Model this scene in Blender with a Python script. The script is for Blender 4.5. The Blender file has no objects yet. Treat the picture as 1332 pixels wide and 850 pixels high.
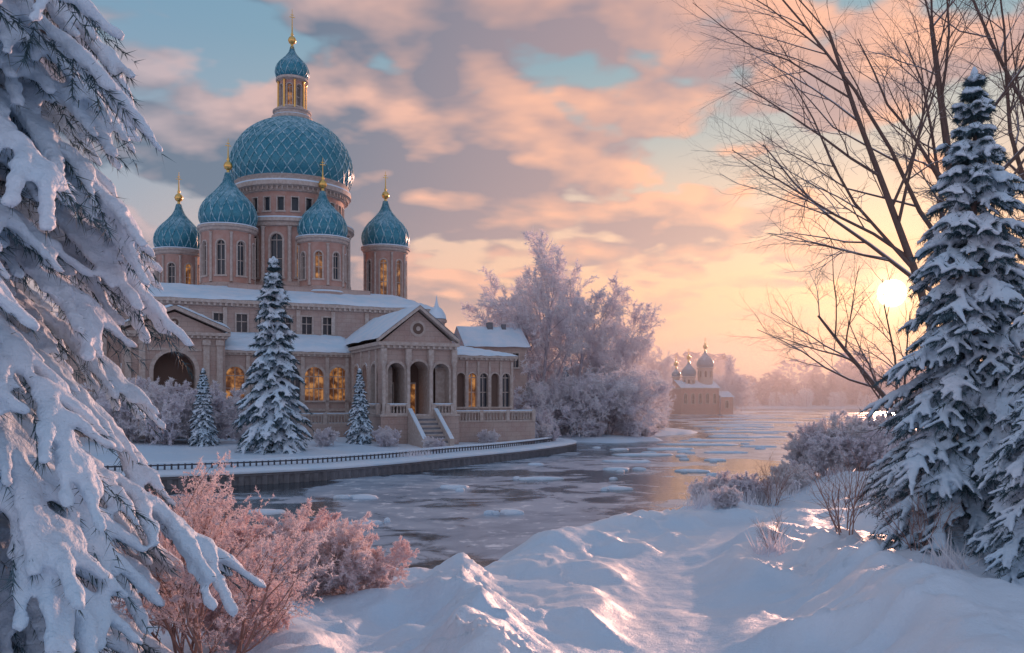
import bpy, math, numpy as np, random
from mathutils import Vector
R_=math.radians
sc=bpy.context.scene
sc.view_settings.view_transform='Standard'
sc.view_settings.look='None'
sc.view_settings.exposure=0
COL=sc.collection
SUN_AZ=R_(24.0); SUN_EL=R_(6.5)
SD=np.array([math.sin(SUN_AZ)*math.cos(SUN_EL),math.cos(SUN_AZ)*math.cos(SUN_EL),math.sin(SUN_EL)])

# ------------------------------------------------------------------ mesh builder
class MB:
    def __init__(s): s.v=[];s.f=[];s.n=0
    def add(s,V,F,mat=0,smooth=False):
        V=np.asarray(V,dtype=np.float64).reshape(-1,3);F=np.asarray(F,dtype=np.int64)
        if F.ndim==1:F=F.reshape(1,-1)
        s.v.append(V);s.f.append((F+s.n,mat,smooth));s.n+=len(V)
    def box(s,x0,x1,y0,y1,z0,z1,mat=0):
        V=[(x0,y0,z0),(x1,y0,z0),(x1,y1,z0),(x0,y1,z0),(x0,y0,z1),(x1,y0,z1),(x1,y1,z1),(x0,y1,z1)]
        s.add(V,[(0,3,2,1),(4,5,6,7),(0,1,5,4),(1,2,6,5),(2,3,7,6),(3,0,4,7)],mat)
    def lathe(s,prof,cx,cy,n=32,mat=0,smooth=True):
        p=np.array(prof,float);k=len(p);th=np.arange(n)*2*math.pi/n
        V=np.zeros((k,n,3));V[:,:,0]=cx+p[:,0:1]*np.cos(th);V[:,:,1]=cy+p[:,0:1]*np.sin(th);V[:,:,2]=p[:,1:2]
        a=np.arange(k-1)[:,None]*n;b=np.arange(n)[None];b2=(b+1)%n
        F=np.stack([a+b,a+b2,a+n+b2,a+n+b],-1).reshape(-1,4)
        s.add(V,F,mat,smooth)
    def tubes(s,P,Rr,sides=5,mat=0,smooth=True):
        P=np.asarray(P,float);Rr=np.asarray(Rr,float)
        m,k,_=P.shape
        T=np.gradient(P,axis=1);T/=np.linalg.norm(T,axis=2,keepdims=True)+1e-9
        av=P[:,-1]-P[:,0];av/=np.linalg.norm(av,axis=1,keepdims=True)+1e-9
        ref=np.where(np.abs(av[:,2:3])>.8,np.array([[1.,0,0]]),np.array([[0,0,1.]]))[:,None,:]
        N=np.cross(T,np.broadcast_to(ref,T.shape));N/=np.linalg.norm(N,axis=2,keepdims=True)+1e-9
        B=np.cross(T,N)
        th=np.arange(sides)*2*math.pi/sides
        V=P[:,:,None]+Rr[:,:,None,None]*(N[:,:,None]*np.cos(th)[:,None]+B[:,:,None]*np.sin(th)[:,None])
        base=(np.arange(m)*k*sides)[:,None,None];a=(np.arange(k-1)*sides)[None,:,None];b=np.arange(sides)[None,None];b2=(b+1)%sides
        F=np.stack([base+a+b,base+a+b2,base+a+sides+b2,base+a+sides+b],-1).reshape(-1,4)
        s.add(V,F,mat,smooth)
    def tris(s,P,D,W,mat=0):
        rr=np.random.RandomState(3).normal(size=P.shape);S=np.cross(D,rr);S/=np.linalg.norm(S,axis=1,keepdims=True)+1e-9
        W=np.asarray(W).reshape(-1,1)
        V=np.stack([P-S*W,P+S*W,P+D],1);n=len(P)
        s.add(V,np.arange(3*n).reshape(n,3),mat,False)
    def build(s,name,mats,parent=None,link=True):
        me=bpy.data.meshes.new(name);V=np.concatenate(s.v)
        lv=np.concatenate([f.ravel() for f,_,_ in s.f]);lt=np.concatenate([np.full(len(f),f.shape[1]) for f,_,_ in s.f])
        mi=np.concatenate([np.full(len(f),m) for f,m,_ in s.f]);sm=np.concatenate([np.full(len(f),x) for f,_,x in s.f])
        me.vertices.add(len(V));me.vertices.foreach_set('co',V.astype(np.float32).ravel())
        me.loops.add(len(lv));me.loops.foreach_set('vertex_index',lv.astype(np.int32))
        me.polygons.add(len(lt));me.polygons.foreach_set('loop_start',np.concatenate([[0],np.cumsum(lt)[:-1]]).astype(np.int32))
        me.polygons.foreach_set('loop_total',lt.astype(np.int32))
        me.polygons.foreach_set('material_index',mi.astype(np.int32));me.polygons.foreach_set('use_smooth',sm.astype(bool))
        for m in mats: me.materials.append(m)
        me.update(calc_edges=True);me.validate()
        if not link:return me
        o=bpy.data.objects.new(name,me);COL.objects.link(o)
        if parent:o.parent=parent
        return o
def empty(name,loc=(0,0,0),rz=0,sc_=1):
    e=bpy.data.objects.new(name,None);COL.objects.link(e);e.location=loc;e.rotation_euler=(0,0,rz);e.scale=(sc_,)*3
    e.empty_display_size=.5
    return e
def inst(name,me,parent=None,loc=(0,0,0),rz=0,s=1):
    o=bpy.data.objects.new(name,me);COL.objects.link(o);o.location=loc;o.rotation_euler=(0,0,rz)
    o.scale=(s,s,s) if not isinstance(s,tuple) else s
    if parent:o.parent=parent
    return o
def catmull(P,n=8,closed=False):
    P=np.array(P,float);out=[];m=len(P)
    for i in range(m-1):
        p0=P[max(i-1,0)];p1=P[i];p2=P[i+1];p3=P[min(i+2,m-1)]
        for t in np.arange(n)/n:
            out.append(.5*((2*p1)+(-p0+p2)*t+(2*p0-5*p1+4*p2-p3)*t*t+(-p0+3*p1-3*p2+p3)*t**3))
    out.append(P[-1]);return np.array(out)

# ------------------------------------------------------------------ materials
class G:
    def __init__(s,nt): s.nt=nt
    def new(s,t,**k):
        n=s.nt.nodes.new(t)
        for a,b in k.items(): setattr(n,a,b)
        return n
    def put(s,sock,v):
        if isinstance(v,bpy.types.NodeSocket): s.nt.links.new(v,sock)
        elif v is not None:
            if isinstance(v,(tuple,list)) and len(v)==3 and sock.type=='RGBA': v=(*v,1)
            sock.default_value=v
    def m(s,op,a,b=None,c=None,clamp=False):
        n=s.new('ShaderNodeMath',operation=op,use_clamp=clamp)
        s.put(n.inputs[0],a)
        if b is not None:s.put(n.inputs[1],b)
        if c is not None:s.put(n.inputs[2],c)
        return n.outputs[0]
    def vm(s,op,a,b=None,out=0):
        n=s.new('ShaderNodeVectorMath',operation=op);s.put(n.inputs[0],a)
        if b is not None:s.put(n.inputs[1],b)
        return n.outputs['Value'] if op in('DOT_PRODUCT','LENGTH') else n.outputs[0]
    def vscale(s,v,f):
        n=s.new('ShaderNodeVectorMath',operation='SCALE');s.put(n.inputs[0],v);s.put(n.inputs['Scale'],f);return n.outputs[0]
    def mix(s,f,a,b,mode='MIX'):
        n=s.new('ShaderNodeMix',data_type='RGBA',blend_type=mode);s.put(n.inputs[0],f);s.put(n.inputs[6],a);s.put(n.inputs[7],b);return n.outputs[2]
    def ss(s,x,a,b,lo=0.,hi=1.):
        n=s.new('ShaderNodeMapRange',interpolation_type='SMOOTHSTEP');s.put(n.inputs[0],x);s.put(n.inputs[1],a);s.put(n.inputs[2],b);s.put(n.inputs[3],lo);s.put(n.inputs[4],hi);return n.outputs[0]
    def noise(s,vec,scale,detail=4,rough=.5,dist=0.,out='Fac'):
        n=s.new('ShaderNodeTexNoise');s.put(n.inputs['Vector'],vec);n.inputs['Scale'].default_value=scale;n.inputs['Detail'].default_value=detail
        n.inputs['Roughness'].default_value=rough;n.inputs['Distortion'].default_value=dist;return n.outputs[out]
    def ramp(s,f,stops):
        n=s.new('ShaderNodeValToRGB');r=n.color_ramp
        while len(r.elements)<len(stops): r.elements.new(.5)
        for e,(p,c) in zip(r.elements,stops): e.position=p;e.color=(*c,1)
        s.put(n.inputs[0],f);return n.outputs[0]
    def comb(s,x,y,z):
        n=s.new('ShaderNodeCombineXYZ');s.put(n.inputs[0],x);s.put(n.inputs[1],y);s.put(n.inputs[2],z);return n.outputs[0]
    def sep(s,v):
        n=s.new('ShaderNodeSeparateXYZ');s.put(n.inputs[0],v);return n.outputs
    def coord(s,w='Object'): return s.new('ShaderNodeTexCoord').outputs[w]
    def bump(s,h,strength=.5,dist=.1,normal=None):
        n=s.new('ShaderNodeBump');n.inputs['Strength'].default_value=strength;n.inputs['Distance'].default_value=dist;s.put(n.inputs['Height'],h)
        if normal is not None:s.put(n.inputs['Normal'],normal)
        return n.outputs[0]
def mat(name,fn,**kw):
    m=bpy.data.materials.new(name);m.use_nodes=True;g=G(m.node_tree);b=m.node_tree.nodes['Principled BSDF']
    for k,v in kw.items():
        g.put(b.inputs[k.replace('_',' ')],v)
    if fn:fn(g,b)
    return m
def geopos(g): return g.new('ShaderNodeNewGeometry').outputs['Position']
def geonz(g): return g.sep(g.new('ShaderNodeNewGeometry').outputs['Normal'])[2]

def f_snow(g,b):
    p=geopos(g)
    n1=g.noise(p,.6,2,.5);n2=g.noise(p,9,3,.65)
    c=g.mix(g.ss(n1,.3,.7),(.62,.77,.90),(.76,.82,.91));g.put(b.inputs['Base Color'],c)
    g.put(b.inputs['Normal'],g.bump(n2,.6,.09))
M_snow=mat('snow',f_snow,Roughness=.6)
def f_gsnow(g,b):
    p=geopos(g)
    n1=g.noise(p,.15,2,.5);n2=g.noise(p,1.3,6,.60);n3=g.noise(p,25,3,.65)
    c=g.mix(g.ss(n1,.35,.65),(.62,.77,.91),(.77,.82,.90));g.put(b.inputs['Base Color'],c)
    h=g.m('ADD',g.m('MULTIPLY',n2,.9),g.m('MULTIPLY',n3,.13))
    g.put(b.inputs['Normal'],g.bump(h,.5,.24))
M_gsnow=mat('ground_snow',f_gsnow,Roughness=.5)
def f_wall(g,b):
    p=g.coord();n=g.noise(p,.5,4,.6);n2=g.noise(p,6,4,.6)
    bk=g.new('ShaderNodeTexBrick');x=g.sep(p)
    g.put(bk.inputs['Vector'],g.comb(g.m('ADD',x[0],x[1]),x[2],0.));bk.inputs['Scale'].default_value=1.;bk.inputs['Brick Width'].default_value=1.1;bk.inputs['Row Height'].default_value=.5;bk.inputs['Mortar Size'].default_value=.025
    c=g.mix(g.ss(n,.3,.7),(.45,.31,.27),(.52,.40,.35));c=g.mix(g.m('MULTIPLY',bk.outputs['Fac'],.35),c,(.2,.15,.14))
    fr=g.m('MULTIPLY',g.ss(n2,.5,.75),.30);c=g.mix(fr,c,(.62,.60,.62))
    g.put(b.inputs['Base Color'],c);g.put(b.inputs['Normal'],g.bump(g.m('SUBTRACT',n2,bk.outputs['Fac']),.3,.05))
M_wall=mat('church_plaster',f_wall,Roughness=.8)
def f_drum(g,b):
    p=g.coord();n=g.noise(p,1.2,5,.6);c=g.mix(g.ss(n,.3,.7),(.47,.25,.20),(.53,.34,.29));g.put(b.inputs['Base Color'],c)
    g.put(b.inputs['Normal'],g.bump(n,.3,.05))
M_drum=mat('rose_plaster',f_drum,Roughness=.75)
def f_trim(g,b):
    p=g.coord();n=g.noise(p,3,5,.6);nz=geonz(g)
    c=g.mix(g.ss(n,.35,.7),(.48,.38,.33),(.60,.52,.48));c=g.mix(g.ss(g.m('ADD',nz,g.m('MULTIPLY',n,.4)),.7,.95),c,(.76,.82,.9))
    g.put(b.inputs['Base Color'],c);g.put(b.inputs['Normal'],g.bump(n,.25,.04))
M_trim=mat('stone_trim',f_trim,Roughness=.75)
def f_glass(g,b):
    n=g.noise(g.coord(),1.5,2,.5);g.put(b.inputs['Base Color'],g.mix(n,(.02,.025,.035),(.06,.07,.09)))
M_glass=mat('window_glass',f_glass,Roughness=.12)
def f_lit(g,b):
    n=g.noise(g.coord(),1.2,3,.6);c=g.mix(g.ss(n,.35,.65),(.8,.22,.05),(1.,.44,.13))
    g.put(b.inputs['Emission Color'],c);g.put(b.inputs['Emission Strength'],g.ss(n,.4,.7,.05,.45))
M_lit=mat('lit_window',f_lit,Base_Color=(.12,.07,.04),Roughness=.2)
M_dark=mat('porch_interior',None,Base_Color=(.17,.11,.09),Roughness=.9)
def f_teal(g,b):
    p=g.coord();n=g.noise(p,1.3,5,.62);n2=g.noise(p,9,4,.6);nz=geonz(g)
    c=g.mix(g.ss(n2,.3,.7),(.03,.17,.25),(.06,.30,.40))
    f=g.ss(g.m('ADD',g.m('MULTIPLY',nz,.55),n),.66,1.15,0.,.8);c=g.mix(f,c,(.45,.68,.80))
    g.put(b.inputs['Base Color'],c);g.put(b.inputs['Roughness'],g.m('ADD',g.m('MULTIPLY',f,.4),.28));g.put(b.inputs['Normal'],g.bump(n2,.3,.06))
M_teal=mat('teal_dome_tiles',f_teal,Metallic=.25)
def f_rib(g,b):
    n=g.noise(g.coord(),2.2,5,.6);g.put(b.inputs['Base Color'],g.mix(g.ss(n,.38,.64),(.07,.28,.35),(.45,.66,.75)))
M_rib=mat('frosted_rib',f_rib,Roughness=.4)
M_gold=mat('gilding',lambda g,b:g.put(b.inputs['Base Color'],g.mix(g.noise(g.coord(),4,3),(.75,.42,.12),(.95,.62,.22))),Metallic=1.,Roughness=.3)
def f_stone(g,b):
    p=geopos(g);n=g.noise(p,2,5,.6);g.put(b.inputs['Base Color'],g.mix(n,(.10,.10,.12),(.30,.29,.31)));g.put(b.inputs['Normal'],g.bump(n,.5,.1))
M_stone=mat('embankment_stone',f_stone,Roughness=.85)
M_iron=mat('dark_iron',None,Base_Color=(.07,.07,.09),Roughness=.6)
def f_bark(g,b):
    p=g.coord();n=g.noise(p,8,4,.6);nz=geonz(g)
    c=g.mix(n,(.09,.055,.045),(.21,.14,.12));c=g.mix(g.ss(nz,.35,.75),c,(.72,.74,.80));g.put(b.inputs['Base Color'],c)
M_bark=mat('bark',f_bark,Roughness=.9)
def f_needle(g,b):
    n=g.noise(g.coord(),2.5,2,.6);g.put(b.inputs['Base Color'],g.mix(g.ss(n,.4,.7),(.022,.06,.07),(.09,.16,.20)))
M_needle=mat('fir_needles',f_needle,Roughness=.6)
def frostmat(name,c0,c1,tr=.35):
    m=bpy.data.materials.new(name);m.use_nodes=True;g=G(m.node_tree);b=m.node_tree.nodes['Principled BSDF']
    n=g.noise(geopos(g),.35,1,.6);c=g.mix(g.ss(n,.3,.7),c0,c1)
    m.node_tree.nodes.remove(b);b=g.new('ShaderNodeBsdfDiffuse');g.put(b.inputs[0],c)
    t=g.new('ShaderNodeBsdfTranslucent');g.put(t.inputs[0],c);mx=g.new('ShaderNodeMixShader');mx.inputs[0].default_value=tr
    m.node_tree.links.new(b.outputs[0],mx.inputs[1]);m.node_tree.links.new(t.outputs[0],mx.inputs[2])
    m.node_tree.links.new(mx.outputs[0],m.node_tree.nodes['Material Output'].inputs[0]);return m
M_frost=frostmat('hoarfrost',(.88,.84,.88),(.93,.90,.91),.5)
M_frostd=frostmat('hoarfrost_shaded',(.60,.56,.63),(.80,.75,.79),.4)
M_pink=frostmat('pink_lit_hoarfrost',(.90,.72,.72),(.94,.84,.84),.5)  # white frost with the pink light on it put into its colour
M_twig=mat('twigs',lambda g,b:g.put(b.inputs['Base Color'],g.mix(g.noise(geopos(g),3,3),(.22,.11,.09),(.52,.33,.29))),Roughness=.8)
M_far=frostmat('distant_wood',(.50,.42,.48),(.66,.54,.58),.4)
def f_water(g,b):
    p=geopos(g);x=g.sep(p)
    q=g.comb(g.m('MULTIPLY',x[0],.045),g.m('MULTIPLY',x[1],.034),0.)
    n=g.noise(q,1.,6,.62,.6);n2=g.noise(g.comb(g.m('MULTIPLY',x[0],.22),g.m('MULTIPLY',x[1],.26),2.),1.,6,.6,1.)
    e=g.m('ADD',n,g.m('MULTIPLY',g.m('SUBTRACT',n2,.5),.34))
    ice=g.ss(e,.45,.52)
    fl=g.noise(p,.9,6,.65)
    icec=g.mix(g.ss(n2,.35,.65),(.22,.30,.40),(.42,.50,.60))
    icec=g.mix(g.m('MULTIPLY',g.ss(fl,.53,.66),g.ss(e,.49,.55)),icec,(.76,.81,.88))
    g.put(b.inputs['Base Color'],g.mix(ice,(.03,.045,.06),icec))
    g.put(b.inputs['Roughness'],g.m('ADD',g.m('MULTIPLY',ice,g.m('ADD',g.m('MULTIPLY',fl,.30),.12)),.07))
    rip=g.noise(g.comb(g.m('MULTIPLY',x[0],1.2),g.m('MULTIPLY',x[1],3.2),0.),1.,3,.5)
    h=g.mix(ice,rip,g.m('ADD',g.m('MULTIPLY',fl,.6),.3))
    g.put(b.inputs['Normal'],g.bump(h,.24,.10))
M_water=mat('river_ice_water',f_water,IOR=1.33)

# ------------------------------------------------------------------ terrain
GR=np.random.RandomState(7).rand(256,256)
def vn(x,y,o=0):
    x=x+o*17.3;y=y+o*9.1;xi=np.floor(x).astype(int);yi=np.floor(y).astype(int);fx=x-xi;fy=y-yi;fx=fx*fx*(3-2*fx);fy=fy*fy*(3-2*fy)
    a=GR[yi%256,xi%256];b=GR[yi%256,(xi+1)%256];c=GR[(yi+1)%256,xi%256];d=GR[(yi+1)%256,(xi+1)%256]
    return (a*(1-fx)+b*fx)*(1-fy)+(c*(1-fx)+d*fx)*fy-.5
def fbm(x,y,o=0,n=4):
    s=0;a=1
    for i in range(n): s=s+a*vn(x*2**i,y*2**i,o+i);a*=.5
    return s
def sdist(x,y,poly):
    P=np.array(poly,float);d=np.full(x.shape,1e18);ins=np.zeros(x.shape,bool)
    for i in range(len(P)):
        a=P[i];b=P[(i+1)%len(P)];e=b-a;t=np.clip(((x-a[0])*e[0]+(y-a[1])*e[1])/(e@e),0,1)
        d=np.minimum(d,(x-a[0]-t*e[0])**2+(y-a[1]-t*e[1])**2)
        c=((a[1]>y)!=(b[1]>y))&(x<(b[0]-a[0])*(y-a[1])/((b[1]-a[1]) or 1e-9)+a[0]);ins^=c
    return np.where(ins,1,-1)*np.sqrt(d)
near_sh=catmull([(-60,22),(-30,25),(-12,27.5),(-6,26),(-3.2,25),(-1.6,28),(0,33),(4,38.5),(9,43),(14,47),(17.5,52),(19.5,60),(24,67),(34,76),(60,90),(120,105)],4)
NP_=[(-400,-150),(-400,20)]+[tuple(p) for p in near_sh]+[(400,140),(1500,100),(1500,-150)]
quay=catmull([(-60,50),(-42,52.5),(-30,55),(-23,57.5),(-15,62.5),(-9.4,69),(-4.5,77),(.5,85),(4,92),(6.8,99),(7.6,104),(6.2,109),(1,113)],8)
QP=[(-400,40)]+[tuple(p) for p in quay]+[(-10,120),(-30,160),(-400,200)]
far_sh=catmull([(-20,112),(2,117.5),(8.6,120.5),(15,119),(22,125),(20.5,133),(27,143),(33.5,156),(28,168),(30,200),(40,260),(46,325),(70,338),(112,388),(98,402),(96,470),(110,525),(160,556),(250,560),(500,540)],4)
LP=[(-4000,112)]+[tuple(p) for p in far_sh]+[(1500,480),(5000,480),(5000,5000),(-4000,5000)]
def seg(x,y,a,b):
    a=np.array(a,float);b=np.array(b,float);e=b-a;t=np.clip(((x-a[0])*e[0]+(y-a[1])*e[1])/(e@e),0,1)
    return np.hypot(x-a[0]-t*e[0],y-a[1]-t*e[1])
def height(x,y):
    x=np.asarray(x,float);y=np.asarray(y,float)
    w=fbm(x/3.,y/3.,5)*.8
    s=sdist(x,y,NP_)+w*.8
    zn=np.interp(s,[-5,-.5,.3,1.4,3,7,14,22,30,45],[-1.6,-.35,.25,.75,.95,1.35,2.05,2.95,3.6,4.1])
    k=np.clip(s/2.5,0,1)*np.exp(-np.clip(np.hypot(x,y)-90,0,None)/60)
    wx=x+1.2*fbm(x/2.5,y/2.5,11);wy=y+1.2*fbm(x/2.5,y/2.5,13)
    rg=1-np.abs(2*vn(wx/2.6+wy/9,wy/4.5-wx/8,20));rg2=1-np.abs(2*vn(wx/.9+wy/4,wy/2.6,24));rg3=1-np.abs(2*vn(wx/.42+wy/2.2,wy/1.3,27))
    bumps=.50*fbm(x/6,y/6,1)+.36*(rg**2-.4)+.17*(rg2**2-.4)+.07*(rg3**2-.4)+.06*fbm(x/.7,y/.7,8)
    pathd=np.minimum(np.minimum(seg(x,y,(1.5,4),(2.9,14)),seg(x,y,(2.9,14),(4.4,24))),seg(x,y,(4.4,24),(9,33)))
    pm=np.exp(-(pathd/1.4)**4)
    zn=zn+k*bumps*(1-.85*pm)-.26*pm*k+.045*fbm(x/.28,y/.35,50,3)*pm*k
    rx=x+.35*fbm(x/1.5,y/1.5,31)
    rd=np.minimum(seg(rx,y,(-1.5,23),(-.7,15)),seg(rx,y,(-.7,15),(.2,6.5)))
    fw=y/.55+x*1.3+.8*fbm(x/1.2,y/1.2,60);fl=1-np.abs(2*vn(fw,x/2.8,41))
    zn=zn+k*(.50*np.exp(-(rd/.55)**2)*(1+.5*fbm(x/.8,y/.8,2)))+k*.24*fl*np.exp(-((rd-.5)/.9)**2)
    rd2=seg(x+.3*fbm(x/2,y/2,33),y,(5.6,10),(8.3,22));zn=zn+k*.45*np.exp(-(rd2/.7)**2)+k*.24*(1-np.abs(2*vn(y/.6-x*.9+.8*fbm(x/1.2,y/1.2,62),x/2.8,44)))*np.exp(-((rd2-.5)/1.2)**2)
    rd3=seg(x+.3*fbm(x/2,y/2,35),y,(-4.6,16.5),(-1.9,9));zn=zn+k*.25*np.exp(-(rd3/.6)**2)+k*.18*(1-np.abs(2*vn(y/.5+x*.9,x/2.5,47)))*np.exp(-(rd3/1.3)**2)
    for (cx,cy,r,h) in [(-3.9,21.5,2.0,.4),(-5,17,2.6,.35),(-2.9,19,1.3,.3),(-4,12,1.8,.25),(10.5,19,3,.5),(7.6,14.5,1.8,.4),(9.5,13,2.0,.4),(5.2,20,.9,.2),(13.5,30,4,.5),(20,48,4,.6),(-4.2,23.7,.9,.5),(-2.4,23.4,.7,.35),(1.8,31,1.6,.35),(7,26,1.6,.3),(8.,37,2.,.4),(5.4,29.5,.9,.3)]:
        zn=zn+h*np.exp(-((x-cx)**2+(y-cy)**2)/r**2)
    s2=sdist(x,y,QP);zq=np.interp(s2,[.3,.9,5,16,40],[-1.6,1.02,1.25,1.9,2.1])+np.clip(s2/6,0,1)*.15*fbm(x/5,y/5,2)
    s3=sdist(x,y,LP)+fbm(x/6,y/6,4)*2;zl=np.interp(s3,[-6,0,1.2,5,25,200],[-1.6,-.1,.45,.8,1.5,2.5])+np.clip(s3/10,0,1)*.3*fbm(x/14,y/14,6)
    return np.maximum(np.maximum(zn,zq),zl)
def H1(x,y): return float(height(np.array([x]),np.array([y]))[0])
nx,ny=800,760
tx=np.linspace(-7,7,nx);X=4.6*np.sinh(tx)+1.
ty=np.linspace(-2.4,7.1,ny);Y=7+5.6*np.sinh(ty)
XX,YY=np.meshgrid(X,Y);ZZ=height(XX,YY)
mb=MB();a=(np.arange(ny-1)*nx)[:,None];b=np.arange(nx-1)[None]
mb.add(np.stack([XX,YY,ZZ],-1),np.stack([a+b,a+b+1,a+nx+b+1,a+nx+b],-1).reshape(-1,4),0,True)
mb.build('ground',[M_gsnow])
mb=MB();mb.add([(-4000,-100,0),(4000,-100,0),(4000,4500,0),(-4000,4500,0)],[(0,1,2,3)]);mb.build('water',[M_water])
# snow-covered floes lying in the river
rng=np.random.RandomState(19);mb=MB();placed=[]
cand=[(14,92,2.6),(19,103,3.4),(11,82,1.8),(25,113,4.),(30,124,4.6),(38,136,5.5),(43,158,7.),(24,96,1.8),(9,73,1.3),(2,64,1.4),(-4,58,1.1),(15,71,1.2),(7,57,1.),(50,190,8.),(64,226,11),(36,142,3.),(75,270,13),(95,330,18),(55,205,5),(20,84,1.3),(-9,52,1.),(-13,45,1.1),(-7,41,.8),(0,45,.7),(31,108,1.7),(47,172,4),(130,420,26),(85,300,9)]
for (x0,y0,r) in cand:
    for q in range(3):
        x=x0+rng.normal()*r*(q>0)*1.6;y=y0+rng.normal()*r*(q>0)*1.1;rr=r*(1 if q==0 else rng.uniform(.15,.45))
        if float(height(np.array([x]),np.array([y]))[0])>-.3: continue
        n=18;th=np.arange(n)*2*math.pi/n;rad=rr*(1+.28*np.sin(2*th+rng.rand()*6)+.16*np.sin(5*th+rng.rand()*6)+.08*rng.normal(size=n));asp=rng.uniform(.35,.6)
        rot=rng.uniform(-.3,.3);px=rad*np.cos(th);py=rad*np.sin(th)*asp;X_=px*math.cos(rot)-py*math.sin(rot);Y_=px*math.sin(rot)+py*math.cos(rot)
        V=[];
        for f_,z_ in((1.,-.05),(1.,.06),(.93,.14),(.5,.2)): V+= [(x+a_*f_,y+b_*f_,z_) for a_,b_ in zip(X_,Y_)]
        V.append((x,y,.22));F=[(l*n+i,l*n+(i+1)%n,(l+1)*n+(i+1)%n,(l+1)*n+i) for l in range(3) for i in range(n)]
        mb.add(V,F,0,True);mb.add(V[3*n:],[(i,(i+1)%n,n) for i in range(n)],0,True)
mb.build('ice_floes',[M_snow])

# ------------------------------------------------------------------ embankment
def offs(P,d):
    T=np.gradient(P,axis=0);T/=np.linalg.norm(T,axis=1,keepdims=True);return P+np.stack([-T[:,1],T[:,0]],1)*d
def sweep(mb,P,prof,mat,smooth=False):
    k=len(prof);n=len(P);V=np.zeros((n,k,3))
    for j,(d,z) in enumerate(prof):
        V[:,j,:2]=offs(P,d);V[:,j,2]=z
    a=(np.arange(n-1)*k)[:,None];b=np.arange(k-1)[None]
    mb.add(V,np.stack([a+b,a+b+1,a+k+b+1,a+k+b],-1).reshape(-1,4),mat,smooth)
qp=catmull(quay[::2],6)
emb=empty('embankment_wall')
mb=MB();sweep(mb,qp,[(0,-.8),(0,.62),(-.12,.62),(-.12,.80),(1.3,.80)],0)
for i in range(0,len(qp)-1,2):
    p=qp[i];mb.box(p[0]-.18,p[0]+.18,p[1]-.2,p[1]+.1,-.3,.60,0)
mb.build('stone_wall',[M_stone],emb)
mb=MB();sweep(mb,qp,[(-.2,.803),(-.22,.92),(-.1,1.02),(.5,1.10),(1.8,1.12),(2.2,.9)],0,True);mb.build('snow_cap',[M_snow],emb)
fp=offs(qp,2.4)
fence=empty('low_fence');mb=MB()
L=np.concatenate([[0],np.cumsum(np.linalg.norm(np.diff(fp,axis=0),axis=1))])
for s in np.arange(0,L[-1]-8,.45):
    x=np.interp(s,L,fp[:,0]);y=np.interp(s,L,fp[:,1]);mb.box(x-.05,x+.05,y-.05,y+.05,.9,1.5,0)
mb.build('pickets',[M_iron],fence)
mb=MB();sweep(mb,fp[:-10],[(-.05,1.36),(-.05,1.46),(.05,1.46),(.05,1.36),(-.05,1.36)],0);mb.build('rail',[M_iron],fence)
mb=MB();sweep(mb,fp[:-10],[(-.11,1.502),(-.12,1.6),(0,1.68),(.12,1.6),(.11,1.502)],0,True);mb.build('rail_snow',[M_snow],fence)

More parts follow.
